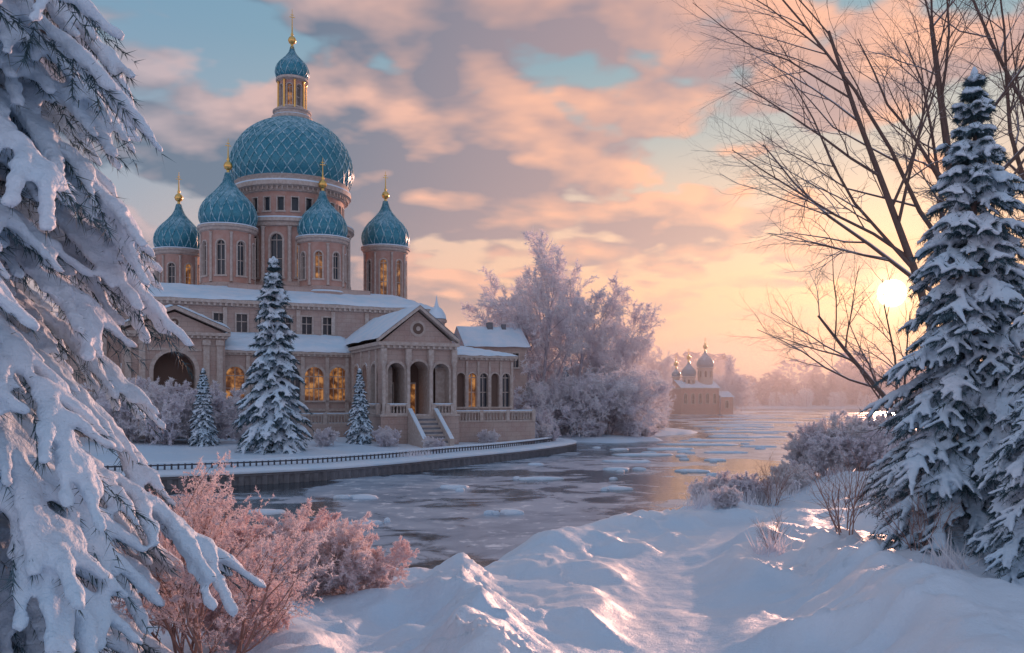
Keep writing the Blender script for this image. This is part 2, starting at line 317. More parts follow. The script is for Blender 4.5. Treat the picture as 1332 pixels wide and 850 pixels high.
# ------------------------------------------------------------------ church
TH=R_(25);church=empty('orthodox_cathedral',(-40,86,0),TH)
CM=[M_wall,M_trim,M_glass,M_lit,M_snow,M_teal,M_rib,M_gold,M_dark,M_drum,M_stone]
W_,T_,GL,LI,SN,TE,RI,GO,DK,DR,ST=range(11)
def flat(ox,oy,dx,dy):
    def f(s,z,d): return (ox+dx*s-dy*d, oy+dy*s+dx*d, z)
    return f
def cyl(cx,cy,r):
    def f(s,z,d): a=s/r; return (cx+(r-d)*math.cos(a),cy+(r-d)*math.sin(a),z)
    return f
def strip(mb,f,top,bot,d,mat):
    n=len(top);V=[f(s,z,d) for s,z in top]+[f(s,z,d) for s,z in bot]
    mb.add(V,[(i,i+1,n+i+1,n+i) for i in range(n-1)],mat)
def panel(mb,f,s0,s1,z0,z1,ops,depth=.35,wm=W_,ds=2.,trim=.22,sill=True,mull=True):
    cur=s0
    def solid(a,b):
        if b-a<1e-4:return
        n=max(1,int(math.ceil((b-a)/ds)));xs=np.linspace(a,b,n+1);strip(mb,f,[(x,z1) for x in xs],[(x,z0) for x in xs],0,wm)
    for o in ops:
        c,w,zb,zt=o[:4];arch=o[4];g=o[5];dp=o[6] if len(o)>6 else depth;h=w/2
        solid(cur,c-h);cur=c+h
        if arch:
            th=np.linspace(math.pi,0,13);arc=[(c+h*math.cos(t),zt-h+h*math.sin(t)) for t in th]
        else: arc=[(c-h,zt),(c,zt),(c+h,zt)]
        strip(mb,f,[(x,z1) for x,_ in arc],arc,0,wm)
        if zb>z0+.01: strip(mb,f,[(x,zb) for x,_ in arc],[(x,z0) for x,_ in arc],0,wm)
        loop=[(c-h,zb)]+arc+[(c+h,zb)]+[(c-h,zb)]
        V=[f(s,z,0) for s,z in loop]+[f(s,z,dp) for s,z in loop];n=len(loop)
        mb.add(V,[(i,i+1,n+i+1,n+i) for i in range(n-1)],T_)
        strip(mb,f,arc,[(x,zb) for x,_ in arc],dp-.003,g)
        if mull and g in(GL,LI):
            def bar(sa,sb,za,zb_):
                V=[f(sa,za,dp-.08),f(sb,za,dp-.08),f(sb,zb_,dp-.08),f(sa,zb_,dp-.08)];mb.add(V,[(0,1,2,3)],T_)
            bar(c-.05,c+.05,zb,zt);zz=zt-h if arch else zb+(zt-zb)*.6;bar(c-h,c+h,zz-.05,zz+.05)
            if arch and zt-zb>2.5: bar(c-h,c+h,(zz+zb)/2-.04,(zz+zb)/2+.04)
            if w>2: bar(c-w*.25-.04,c-w*.25+.04,zb,zt-h*.25);bar(c+w*.25-.04,c+w*.25+.04,zb,zt-h*.25)
        if trim:
            inn=[(c-h,zb)]+arc+[(c+h,zb)]
            if arch: out=[(c-h-trim,zb)]+[(c+(h+trim)*math.cos(t),zt-h+(h+trim)*math.sin(t)) for t in th]+[(c+h+trim,zb)]
            else: out=[(c-h-trim,zb),(c-h-trim,zt+trim),(c,zt+trim),(c+h+trim,zt+trim),(c+h+trim,zb)]
            n=len(inn);V=[f(s,z,-.1) for s,z in inn]+[f(s,z,-.1) for s,z in out]+[f(s,z,.0) for s,z in out]+[f(s,z,.0) for s,z in inn]
            mb.add(V,[(i,i+1,n+i+1,n+i) for i in range(n-1)]+[(n+i,n+i+1,2*n+i+1,2*n+i) for i in range(n-1)]+[(i,i+1,3*n+i+1,3*n+i) for i in range(n-1)],T_)
            if sill:
                a=c-h-trim-.1;b_=c+h+trim+.1
                V=[f(a,zb-.2,-.2),f(b_,zb-.2,-.2),f(b_,zb,-.2),f(a,zb,-.2),f(a,zb-.2,.05),f(b_,zb-.2,.05),f(b_,zb-.003,.1),f(a,zb-.003,.1)]
                mb.add(V,[(0,1,2,3),(3,2,6,7),(0,1,5,4),(0,3,7,4),(1,2,6,5)],T_)
    solid(cur,s1)
def band(mb,x0,x1,y0,y1,z,h,o,mat=T_,snow=True):
    mb.box(x0-o*.5,x1+o*.5,y0-o*.5,y1+o*.5,z,z+h*.45,mat);mb.box(x0-o,x1+o,y0-o,y1+o,z+h*.45,z+h,mat)
    for i,x in enumerate(np.arange(x0-o*.4,x1+o*.4,.6)): mb.box(x,x+.25,y0-o*.9,y0-o*.5-.003,z+.02,z+h*.45-.01,mat)
    if snow: mb.box(x0-o+.03,x1+o-.03,y0-o+.03,y1+o-.03,z+h+.003,z+h+.13,SN)
def snowroof(mb,c00,c10,c11,c01,th=.22,n=14,seed=0,drip=.12):
    r=np.random.RandomState(seed);c=[np.array(q,float) for q in(c00,c10,c11,c01)]
    u=np.linspace(0,1,n+1);U,V=np.meshgrid(u,u)
    P=(1-U)[...,None]*(1-V)[...,None]*c[0]+U[...,None]*(1-V)[...,None]*c[1]+U[...,None]*V[...,None]*c[2]+(1-U)[...,None]*V[...,None]*c[3]
    e=np.minimum(np.minimum(U,1-U),np.minimum(V,1-V));Z=th*np.clip(e*n,0,1)**.5*(.8+.5*r.rand(n+1,n+1));P[...,2]+=Z+.02
    P[0,:,2]-=drip*r.rand(n+1)
    a=(np.arange(n)*(n+1))[:,None];b=np.arange(n)[None]
    mb.add(P,np.stack([a+b,a+b+1,a+n+2+b,a+n+1+b],-1).reshape(-1,4),SN,True)
def gable(mb,x0,x1,yf,yb,z,zr,o=.5):
    xm=(x0+x1)/2
    mb.add([(x0,yf+.25,z),(x1,yf+.25,z),(xm,yf+.25,zr-.2)],[(0,1,2)],W_)
    for sx,xe in((-1,x0-o),(1,x1+o)):
        A=np.array([xe,yf-o,z]);B=np.array([xm,yf-o,zr]);D=np.array([0,.9,0]);U=np.array([0,0,.38])
        V=[A,B,B+U,A+U,A+D,B+D,B+U+D,A+U+D];mb.add(V,[(0,1,2,3),(4,5,6,7),(0,1,5,4),(3,2,6,7),(0,3,7,4)],T_)
        P=[(xe,yf-o,z+.39),(xm,yf-o,zr+.39),(xm,yb,zr+.39),(xe,yb,z+.39)]
        mb.add(P,[(0,1,2,3)],T_)
        snowroof(mb,(xe+.05*sx,yf-o-.06,z+.39),(xe+.05*sx,yb,z+.39),(xm,yb,zr+.39),(xm,yf-o-.06,zr+.39),.25,12,int(abs(x0*7))+sx)
    n=20;cz=z+(zr-z)*.42;r=(zr-z)*.2;th=np.arange(n)*2*math.pi/n
    for rr,yy,m in((r*1.25,yf+.2,T_),(r*.85,yf+.16,DK),(r*.35,yf+.12,T_)):
        mb.add([(xm+rr*math.cos(t),yy,cz+rr*math.sin(t)) for t in th],[list(range(n))],m)
def balustrade(mb,p0,p1,z,h=1.1):
    p0=np.array(p0,float);p1=np.array(p1,float);L=np.linalg.norm(p1-p0);d=(p1-p0)/L;nrm=np.array([-d[1],d[0]])
    def bx(s0,s1,w,z0,z1,m):
        c=[p0+d*s0+nrm*w,p0+d*s1+nrm*w,p0+d*s1-nrm*w,p0+d*s0-nrm*w]
        V=[(q[0],q[1],z0) for q in c]+[(q[0],q[1],z1) for q in c]
        mb.add(V,[(0,3,2,1),(4,5,6,7),(0,1,5,4),(1,2,6,5),(2,3,7,6),(3,0,4,7)],m)
    bx(0,L,.16,z,z+.15,T_);bx(0,L,.18,z+h-.17,z+h,T_);bx(.02,L-.02,.16,z+h+.003,z+h+.12,SN)
    for s in np.arange(.3,L-.2,.36):
        q=p0+d*s;mb.lathe([(.06,z+.15),(.11,z+.35),(.05,z+.6),(.09,z+h-.17)],q[0],q[1],6,T_)
    for s in np.arange(0,L+.01,max(L/round(L/3.4),.5)): bx(s-.2,s+.2,.22,z,z+h+.08,T_)
z0=1.4
mb=MB()
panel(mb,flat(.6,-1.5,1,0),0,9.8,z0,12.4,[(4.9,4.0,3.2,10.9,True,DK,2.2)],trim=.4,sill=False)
panel(mb,flat(.6,4,0,-1),0,5.5,z0,12.4,[(2.75,1.4,6,9.5,True,GL)])
panel(mb,flat(10.4,-1.5,0,1),0,5.5,z0,12.4,[])
for x in(.9,2.2,8.3,9.6): mb.box(x-.05,x+.55,-1.72,-1.503,z0,12.2,T_);mb.box(x-.2,x+.7,-1.9,-1.505,z0,4,T_);mb.box(x-.15,x+.65,-1.85,-1.505,11.6,12.1,T_)
band(mb,.6,10.4,-1.5,4,12.3,.6,.5,snow=False);gable(mb,.6,10.4,-1.5,6,12.92,15.2)
mb.box(2.9,8.1,-1.62,-1.506,10.98,11.25,T_)
for i in range(6): mb.box(3.2-.1*i,7.8+.1*i,-1.9-.35*i-.35,-1.9-.35*i,1.2,3.1-.3*i,ST if i%2 else T_)
mb.build('left_pavilion',CM,church)
mb=MB()
panel(mb,flat(10.4,0,1,0),0,13.8,z0,10.9,[(1.2,1.9,5.9,9.5,True,LI),(4.2,2.1,5.9,9.6,True,GL),(7.0,2.1,5.9,9.6,True,GL),(9.6,2.1,5.9,9.6,True,LI),(12.3,2.1,5.9,9.6,True,LI)],trim=.3)
for x in(12.9,15.9,18.7,21.4,23.6): mb.box(x-.2,x+.2,-.2,-.003,z0,10.7,T_);mb.box(x-.3,x+.3,-.3,-.004,z0,4.6,T_)
band(mb,10.4,24.2,0,4,10.75,.5,.4,snow=False)
mb.box(10.4,24.2,-.14,-.005,4.7,5.0,T_)
P=[(10.3,-.45,11.26),(24.4,-.45,11.26),(24.4,4,13.2),(10.3,4,13.2)];mb.add(P,[(0,1,2,3)],T_)
snowroof(mb,*P,.3,24,4)
mb.build('gallery',CM,church)
mb=MB()
ops=[(1.8,1.1,12.6,15.0,False,GL)]+[(s,1.15,13.5,15.5,False,GL) for s in(4.2,15.4,17.8,20.2,22.6,25,27.4)]+[(36.5,1.2,13,15.2,False,GL)]
panel(mb,flat(-5,4,1,0),0,40,z0,16.4,ops,trim=.18)
panel(mb,flat(-5,34,0,-1),0,30,z0,16.4,[(s,1.3,5.9,9.5,True,GL) for s in(3,8,13,18,23,27.5)])
panel(mb,flat(35,4,0,1),0,30,z0,16.4,[(s,1.3,12,15,False,GL) for s in(3,8,13,18,23,27)])
panel(mb,flat(35,34,-1,0),0,40,z0,16.4,[(s,1.3,6,9.5,True,GL) for s in(5,12,20,28,35)])
for x in np.arange(-5,35.1,4.0): mb.box(x-.22,x+.22,3.8,3.997,z0,16.2,T_)
band(mb,-5,35,4,34,16.3,.7,.6,snow=False)
o=.65;zt=19.2;A=[(-5-o,4-o,17.02),(35+o,4-o,17.02),(35+o,34+o,17.02),(-5-o,34+o,17.02)];B=[(3,11,zt),(33,11,zt),(33,30,zt),(3,30,zt)]
for i in range(4):
    j=(i+1)%4;snowroof(mb,A[i],A[j],B[j],B[i],.25,30,10+i)
snowroof(mb,B[0],B[1],B[2],B[3],.2,10,20)
mb.box(12,29,9.5,11,17,19.6,W_)
mb.build('nave',CM,church)
mb=MB();px0,px1,py0=24.2,31.9,-12.0;zf=4.3
fr=flat(px0,py0,1,0)
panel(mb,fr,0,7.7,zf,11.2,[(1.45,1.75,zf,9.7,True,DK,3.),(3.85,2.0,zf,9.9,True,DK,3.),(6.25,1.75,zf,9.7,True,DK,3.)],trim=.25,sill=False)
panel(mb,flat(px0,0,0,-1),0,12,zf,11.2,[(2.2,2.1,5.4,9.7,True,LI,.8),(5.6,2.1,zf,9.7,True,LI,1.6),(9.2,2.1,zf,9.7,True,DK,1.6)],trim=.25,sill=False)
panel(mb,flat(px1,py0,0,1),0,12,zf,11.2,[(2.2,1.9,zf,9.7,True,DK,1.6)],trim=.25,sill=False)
for c in(1.45,3.85,6.25):
    mb.box(px0+c-.55,px0+c+.55,py0+2.85,py0+2.95,zf+.21,7.6,LI if c==3.85 else GL);mb.box(px0+c-.68,px0+c+.68,py0+2.9,py0+2.98,zf+.2,7.8,T_)
mb.box(px0-.3,px1+.3,py0-.6,4,z0,zf,W_);mb.box(px0-.4,px1+.4,py0-.7,0,zf+.002,zf+.2,T_)
for x in(px0+.1,px0+2.65,px0+5.05,px1-.1):
    mb.lathe([(.3,zf+.2),(.3,zf+.5),(.2,zf+.6),(.2,zf+4),(.18,9.6-.2),(.3,9.6+.1),(.3,9.9)],x,py0-.32,12,T_)
    mb.box(x-.28,x+.28,py0-.5,py0-.01,9.9,11.1,T_)
for y in(-10.3,-7.9,-4.6,-.8): mb.box(px0-.2,px0-.003,y-.2,y+.2,zf+.2,11.1,T_)
band(mb,px0,px1,py0,3.9,11.15,.65,.45,snow=False);gable(mb,px0,px1,py0,6,11.82,15.2,.45)
for (a0,a1) in((px0+.4,px0+2.5),(px0+5.2,px1-.4)): balustrade(mb,(a0,py0-.5),(a1,py0-.5),zf+.2,1.0)
for y0,y1 in((-11.6,-8.2),(-7.6,-4.8)): balustrade(mb,(px0-.3,y0),(px0-.3,y1),zf+.2,1.0)
sx0,sx1=px0+2.9,px0+5.2
for i in range(13): mb.box(sx0,sx1,py0-.7-.34*(i+1),py0-.7-.34*i,1.0,zf-.02-.21*i,ST if i%2 else T_)
for xs in(sx0-.45,sx1+.01):
    V=[(xs,py0-.7,1.),(xs,py0-5.4,1.),(xs,py0-5.4,2.2),(xs,py0-.7,5.1)];V2=[(x+.44,y,z) for x,y,z in V]
    mb.add(V+V2,[(0,1,2,3),(4,5,6,7),(2,3,7,6),(1,2,6,5)],T_)
    snowroof(mb,V[2],V2[2],V2[3],V[3],.12,6,3)
mb.build('portico',CM,church)
mb=MB();wx0,wx1,wy=31.92,40.6,-8.0
panel(mb,flat(wx0,wy,1,0),0,8.68,z0,10.4,[(.95+1.36*i,.95,5.2,8.9,True,[GL,DK,LI,GL,DK,GL][i]) for i in range(6)],trim=.14)
panel(mb,flat(wx1,wy,0,1),0,14,z0,10.4,[(1.5+2.2*i,1.1,5.2,8.9,True,GL) for i in range(6)],trim=.14)
for i in range(7): x=wx0+.28+1.36*i;mb.box(x-.12,x+.12,wy-.15,wy-.003,z0,10.2,T_)
band(mb,wx0+.45,wx1,wy,6,10.35,.5,.4,snow=False)
A=[(wx0,wy-.45,10.87),(wx1+.45,wy-.45,10.87),(wx1+.45,6.4,10.87),(wx0,6.4,10.87)];B=[(wx0,-2,12.),(wx1-4,-2,12.),(wx1-4,1,12.),(wx0,1,12.)]
for i in range(3): snowroof(mb,A[i],A[i+1],B[i+1],B[i],.25,14,30+i)
snowroof(mb,*B,.2,8,33)
mb.box(wx0+.5,wx1+1.6,wy-2.2,wy-.2,1.2,3.6,W_);balustrade(mb,(wx0+.7,wy-2.1),(wx1+1.4,wy-2.1),3.6,1.15);balustrade(mb,(wx1+1.4,wy-1.9),(wx1+1.4,wy+8),3.6,1.15);mb.box(wx1+.01,wx1+1.6,wy-.19,wy+9,1.2,3.598,W_)
mb.build('right_wing',CM,church)
mb=MB();mb.box(10.9,23.6,-3,-.31,1.1,3.3,W_);balustrade(mb,(10.9,-2.8),(23.7,-2.8),3.3,1.15);mb.box(10.95,23.55,-2.5,-.35,3.303,3.45,SN);mb.build('terrace',CM,church)
mb=MB();mb.lathe([(1.,10),(1.,15.2),(1.25,15.3),(1.25,15.6),(1.,15.7)],35.2,2.4,16,W_);mb.lathe([(1.2,15.71),(1.1,16.2),(.7,16.9),(.3,17.2),(.12,17.9),(.02,18.6)],35.2,2.4,16,SN);mb.build('turret',CM,church)

def ribs(mb,prof,cx,cy,N,twist,rad,off=.03):
    p=np.array(prof);k=len(p);t=np.concatenate([[0],np.cumsum(np.linalg.norm(np.diff(p,axis=0),axis=1)/np.maximum(p[1:,0],.5))]);t/=t[-1]
    Ps=[]
    for sg in(1,-1):
        for i in range(N):
            a=2*math.pi*i/N+sg*t*twist;Ps.append(np.stack([cx+(p[:,0]+off)*np.cos(a),cy+(p[:,0]+off)*np.sin(a),p[:,1]],1))
    rr=np.tile(rad*np.clip(p[:,0]/p[:,0].max(),.25,1),(len(Ps),1));mb.tubes(Ps,rr,4,RI)
def finial(mb,cx,cy,z,h,s=1.):
    mb.lathe([(.30*s,z-.3),(.22*s,z),(.16*s,z+.35*s)],cx,cy,12,GO)
    mb.lathe([(.1*s,z+.3*s),(.42*s,z+.5*s),(.55*s,z+.85*s),(.42*s,z+1.2*s),(.12*s,z+1.45*s),(.2*s,z+1.6*s),(.1*s,z+1.9*s),(.05*s,z+h*.75),(.03*s,z+h)],cx,cy,12,GO)
    zc=z+h*.78
    mb.box(cx-.35*s,cx+.35*s,cy-.04,cy+.04,zc,zc+.08*s,GO);mb.box(cx-.2*s,cx+.2*s,cy-.04,cy+.04,zc+.3*s,zc+.38*s,GO)
onion=catmull([(.80,0),(.94,.12),(1,.34),(.985,.54),(.90,.78),(.75,1.0),(.56,1.2),(.39,1.39),(.26,1.56),(.16,1.76),(.10,2.0)],3)
def tower(name,cx,cy,rd,zb,zd,R,lit=()):
    mb=MB();C=2*math.pi*rd;n=8
    panel(mb,cyl(cx,cy,rd),0,C,zb-1,zd-.8,[((i+.5)*C/n,C/n*.40,zb+1.9,zd-2.0,True,LI if i in lit else GL) for i in range(n)],depth=.3,wm=DR,ds=.5,trim=.16)
    for i in range(n):
        a=2*math.pi*i/n
        mb.lathe([(.2,zb+1.1),(.16,zb+1.5),(.16,zd-1.2),(.24,zd-1.)],cx+(rd+.08)*math.cos(a),cy+(rd+.08)*math.sin(a),8,T_)
    mb.lathe([(rd+.45,zb-1.),(rd+.45,zb+.3),(rd+.2,zb+.5),(rd+.3,zb+.9),(rd+.02,zb+1.05)],cx,cy,40,W_,False)
    mb.lathe([(rd+.46,zb+.31),(rd+.3,zb+.5),(rd+.19,zb+.55)],cx,cy,40,SN)
    mb.lathe([(rd+.0,zd-.85),(rd+.25,zd-.7),(rd+.3,zd-.45),(rd+.5,zd-.35),(rd+.5,zd-.1),(R*.8,zd)],cx,cy,40,T_,False)
    mb.lathe([(rd+.52,zd-.098),(rd+.48,zd+.03),(R*.84,zd+.1)],cx,cy,40,SN)
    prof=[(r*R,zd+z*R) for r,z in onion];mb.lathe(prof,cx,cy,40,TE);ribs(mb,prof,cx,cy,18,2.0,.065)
    finial(mb,cx,cy,prof[-1][1],4.2,1.)
    mb.build(name,CM,church)
tower('bell_tower_a',7.6,25.1,2.75,18.6,25.5,3.05,(6,))
tower('bell_tower_b',12.5,14,3.05,18.9,26.9,3.35,())
tower('bell_tower_c',23.6,12.1,2.85,18.9,26.1,3.0,(5,))
tower('bell_tower_d',34.2,20.4,2.9,17.6,27.1,3.25,(5,6))
mb=MB();cx,cy=21.3,20.
rd=7.3;C=2*math.pi*rd;panel(mb,cyl(cx,cy,rd),0,C,17,28.,[((i+.5)*C/14,1.5,21.2,26.6,True,LI if i in(10,) else GL) for i in range(14)],wm=DR,ds=.8,trim=.25)
for i in range(14):
    a=2*math.pi*i/14;mb.lathe([(.34,20.6),(.34,20.9),(.26,21),(.24,27.2),(.36,27.5)],cx+(rd+.2)*math.cos(a),cy+(rd+.2)*math.sin(a),10,T_)
mb.lathe([(rd+.9,18),(rd+.9,20),(rd+.5,20.2),(rd+.5,20.6),(rd+.02,20.7)],cx,cy,64,W_,False)
mb.lathe([(rd+.02,27.5),(rd+.4,27.6),(rd+.4,28.),(rd+.8,28.1),(rd+.8,28.5),(6.8,28.6)],cx,cy,64,T_,False)
mb.lathe([(rd+.82,28.502),(rd+.75,28.68),(6.82,28.78)],cx,cy,64,SN)
r2=6.7;C=2*math.pi*r2;panel(mb,cyl(cx,cy,r2),0,C,28.5,32.6,[((i+.5)*C/24,.8,29.6,31.3,False,GL) for i in range(24)],wm=DR,ds=.6,trim=.12,mull=False)
mb.lathe([(r2+.01,32.0),(r2+.3,32.1),(r2+.3,32.5),(r2+1.0,32.7),(r2+1.0,33.2),(7.4,33.3)],cx,cy,64,T_,False)
th=np.arange(72)*2*math.pi/72
for a in th:
    c_,s_=math.cos(a),math.sin(a);mb.lathe([(.12,32.15),(.12,32.6)],cx+(r2+.55)*c_,cy+(r2+.55)*s_,5,T_)
mb.lathe([(7.72,33.202),(7.66,33.42),(7.2,33.5)],cx,cy,64,SN);mb.lathe([(7.15,33.1),(7.15,33.9),(7.4,34.0),(7.4,34.15)],cx,cy,64,T_)
R=7.95;mp=catmull([(.93,0),(.99,.14),(1.,.28),(.965,.48),(.88,.67),(.75,.84),(.58,.97),(.42,1.05),(.30,1.10)],4);prof=[(r*R,34.1+z*R) for r,z in mp]
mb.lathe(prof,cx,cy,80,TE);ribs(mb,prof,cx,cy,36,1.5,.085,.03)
zt=prof[-1][1]
mb.lathe([(2.5,zt-.2),(2.65,zt),(2.65,zt+.35),(2.3,zt+.45),(2.3,zt+.9),(2.5,zt+1.),(2.5,zt+1.2),(1.9,zt+1.3)],cx,cy,32,T_,False)
mb.lathe([(2.66,zt+.352),(2.5,zt+.5),(2.3,zt+.52)],cx,cy,32,SN)
rl=1.65;C=2*math.pi*rl;zl=zt+1.2;panel(mb,cyl(cx,cy,rl),0,C,zl,zl+4.,[((i+.5)*C/8,.7,zl+.5,zl+3.3,True,LI if i%2 else GL) for i in range(8)],wm=DR,ds=.4,trim=.1)
for i in range(8):
    a=2*math.pi*i/8;mb.lathe([(.14,zl),(.12,zl+3.6),(.2,zl+3.8)],cx+(rl+.15)*math.cos(a),cy+(rl+.15)*math.sin(a),8,GO)
mb.lathe([(rl,zl+3.8),(rl+.45,zl+4.),(rl+.45,zl+4.3),(rl,zl+4.4)],cx,cy,32,T_,False)
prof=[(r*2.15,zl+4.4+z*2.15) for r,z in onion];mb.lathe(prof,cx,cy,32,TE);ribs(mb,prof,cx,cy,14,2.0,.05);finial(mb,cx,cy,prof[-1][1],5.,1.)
mb.build('main_dome',CM,church)

# ------------------------------------------------------------------ house behind, far church, monument
h=empty('house',(-3.2,126,0),R_(18));mb=MB()
panel(mb,flat(-5,-5,1,0),0,9,1,13.6,[(1.6+1.9*i,.9,10.6,12.6,False,GL) for i in range(4)],trim=.12)
panel(mb,flat(4,-5,0,1),0,8,1,13.6,[(2,.9,10.6,12.6,False,GL),(5,.9,10.6,12.6,False,LI)],trim=.12)
mb.add([(4,-5,13.6),(4,3,13.6),(4,-1,16.4)],[(0,1,2)],W_)
snowroof(mb,(-5.4,-5.5,13.5),(4.4,-5.5,13.5),(4.4,-1,16.6),(-5.4,-1,16.6),.25,12,1);snowroof(mb,(4.4,3.5,13.5),(-5.4,3.5,13.5),(-5.4,-1,16.6),(4.4,-1,16.6),.25,12,2)
mb.box(-1,-.2,-2,-1.2,14,17.2,ST);mb.box(1.2,1.8,-2,-1.4,14,17.0,ST)
mb.build('house_body',CM,h)
fc=empty('small_church',(71.5,331,0),R_(14),1.12);mb=MB()
panel(mb,flat(-8,-5,1,0),0,14,.3,9,[(1.6+2.7*i,1.1,4,7.4,True,GL) for i in range(5)],wm=DR,trim=.2);panel(mb,flat(6,-5,0,1),0,10,.3,9,[(5,1.6,4,7.5,True,GL)],wm=DR);panel(mb,flat(-8,5,0,-1),0,10,.3,9,[],wm=DR)
band(mb,-8,6,-5,5,8.9,.5,.3,snow=False);snowroof(mb,(-8.4,-5.4,9.4),(6.4,-5.4,9.4),(6.4,0,12),(-8.4,0,12),.25,8,1);snowroof(mb,(6.4,5.4,9.4),(-8.4,5.4,9.4),(-8.4,0,12),(6.4,0,12),.25,8,2)
mb.add([(6,-5,9.4),(6,5,9.4),(6,0,12)],[(0,1,2)],DR);mb.add([(-8,-5,9.4),(-8,5,9.4),(-8,0,12)],[(0,1,2)],DR)
for (x,y,r,za,zb,RR) in((2.6,-1.5,2.5,9,16.0,3.7),(-3.6,-1.5,2.1,9,13.,3.2),(-6.9,1.5,1.2,9,13,1.9)):
    C=2*math.pi*r;panel(mb,cyl(x,y,r),0,C,za,zb,[((i+.5)*C/8,.8,zb-3,zb-.8,True,GL) for i in range(8)],wm=T_,ds=.6,trim=.1,mull=False)
    mb.lathe([(r,zb-.3),(r+.4,zb),(r+.4,zb+.3),(r*.8,zb+.4)],x,y,24,T_);pr=[(a*RR*.8,zb+.4+b*RR*.8) for a,b in onion];mb.lathe(pr,x,y,24,TE);finial(mb,x,y,pr[-1][1],4.5,1.5)
panel(mb,flat(6.0,-6.5,1,0),0,4.5,.3,6.2,[(2.2,1.2,2.5,5,True,GL)],wm=DR);panel(mb,flat(10.5,-6.5,0,1),0,8,.3,6.2,[],wm=DR)
snowroof(mb,(5.8,-6.9,6.2),(10.9,-6.9,6.2),(10.9,-2.5,8.2),(5.8,-2.5,8.2),.2,6,5);snowroof(mb,(10.9,1.6,6.2),(5.8,1.6,6.2),(5.8,-2.5,8.2),(10.9,-2.5,8.2),.2,6,6)
mb.build('church_body',CM,fc)
mo=empty('monument',(51,305,0));mb=MB()
mb.box(-2.4,2.4,-2.4,2.4,.2,3,ST);mb.box(-1.7,1.7,-1.7,1.7,3,7.2,T_);mb.box(-2,2,-2,2,7.2,7.7,T_);mb.box(-1.9,1.9,-1.9,1.9,7.703,7.9,SN)
mb.lathe([(1.2,7.7),(1.0,8.4),(.95,9.8),(.75,11),(.95,12.2),(1.,13.2),(.5,13.9),(.28,14.2),(.45,14.6),(.48,15.1),(.3,15.5),(.02,15.7)],0,0,12,ST)
mb.tubes([[(.8,0,13.2),(1.4,-.3,12.4),(1.5,-.7,11.6)],[(-.8,0,13.2),(-1.5,-.2,13.8),(-2.1,-.3,14.8)]],[[.32,.26,.2],[.32,.26,.18]],8,ST)
mb.build('statue',CM,mo)

# ------------------------------------------------------------------ vegetation
def ico(sub):
    import bmesh
    bm=bmesh.new();bmesh.ops.create_icosphere(bm,subdivisions=sub,radius=1);V=np.array([v.co[:] for v in bm.verts]);F=np.array([[v.index for v in f.verts] for f in bm.faces]);bm.free();return V,F
IV,IF=ico(2)
def nrm(a): return a/(np.linalg.norm(a,axis=-1,keepdims=True)+1e-9)
def blobs(mb,C,A,SL,SR,SV,mat=0):
    C=np.array(C);A=nrm(np.array(A));up=np.array([0,0,1.]);N=nrm(np.cross(A,up)+1e-6);B=np.cross(N,A)
    jit=1+.22*np.random.RandomState(9).normal(size=(len(C),len(IV),1)).clip(-1,1)
    V=C[:,None]+jit*(A[:,None]*(IV[:,0][None,:,None]*np.array(SL)[:,None,None])+N[:,None]*(IV[:,1][None,:,None]*np.array(SR)[:,None,None])+B[:,None]*(IV[:,2][None,:,None]*np.array(SV)[:,None,None]))
    F=IF[None]+(np.arange(len(C))*len(IV))[:,None,None];mb.add(V,F.reshape(-1,3),mat,True)
def apply_remesh(me,vox,smooth=2):
    o=bpy.data.objects.new('tmp',me);COL.objects.link(o)
    m=o.modifiers.new('r','REMESH');m.mode='VOXEL';m.voxel_size=vox;m.use_smooth_shade=True
    s=o.modifiers.new('s','SMOOTH');s.iterations=smooth;s.factor=.5
    dg=bpy.context.evaluated_depsgraph_get();n=bpy.data.meshes.new_from_object(o.evaluated_get(dg));bpy.data.objects.remove(o);return n
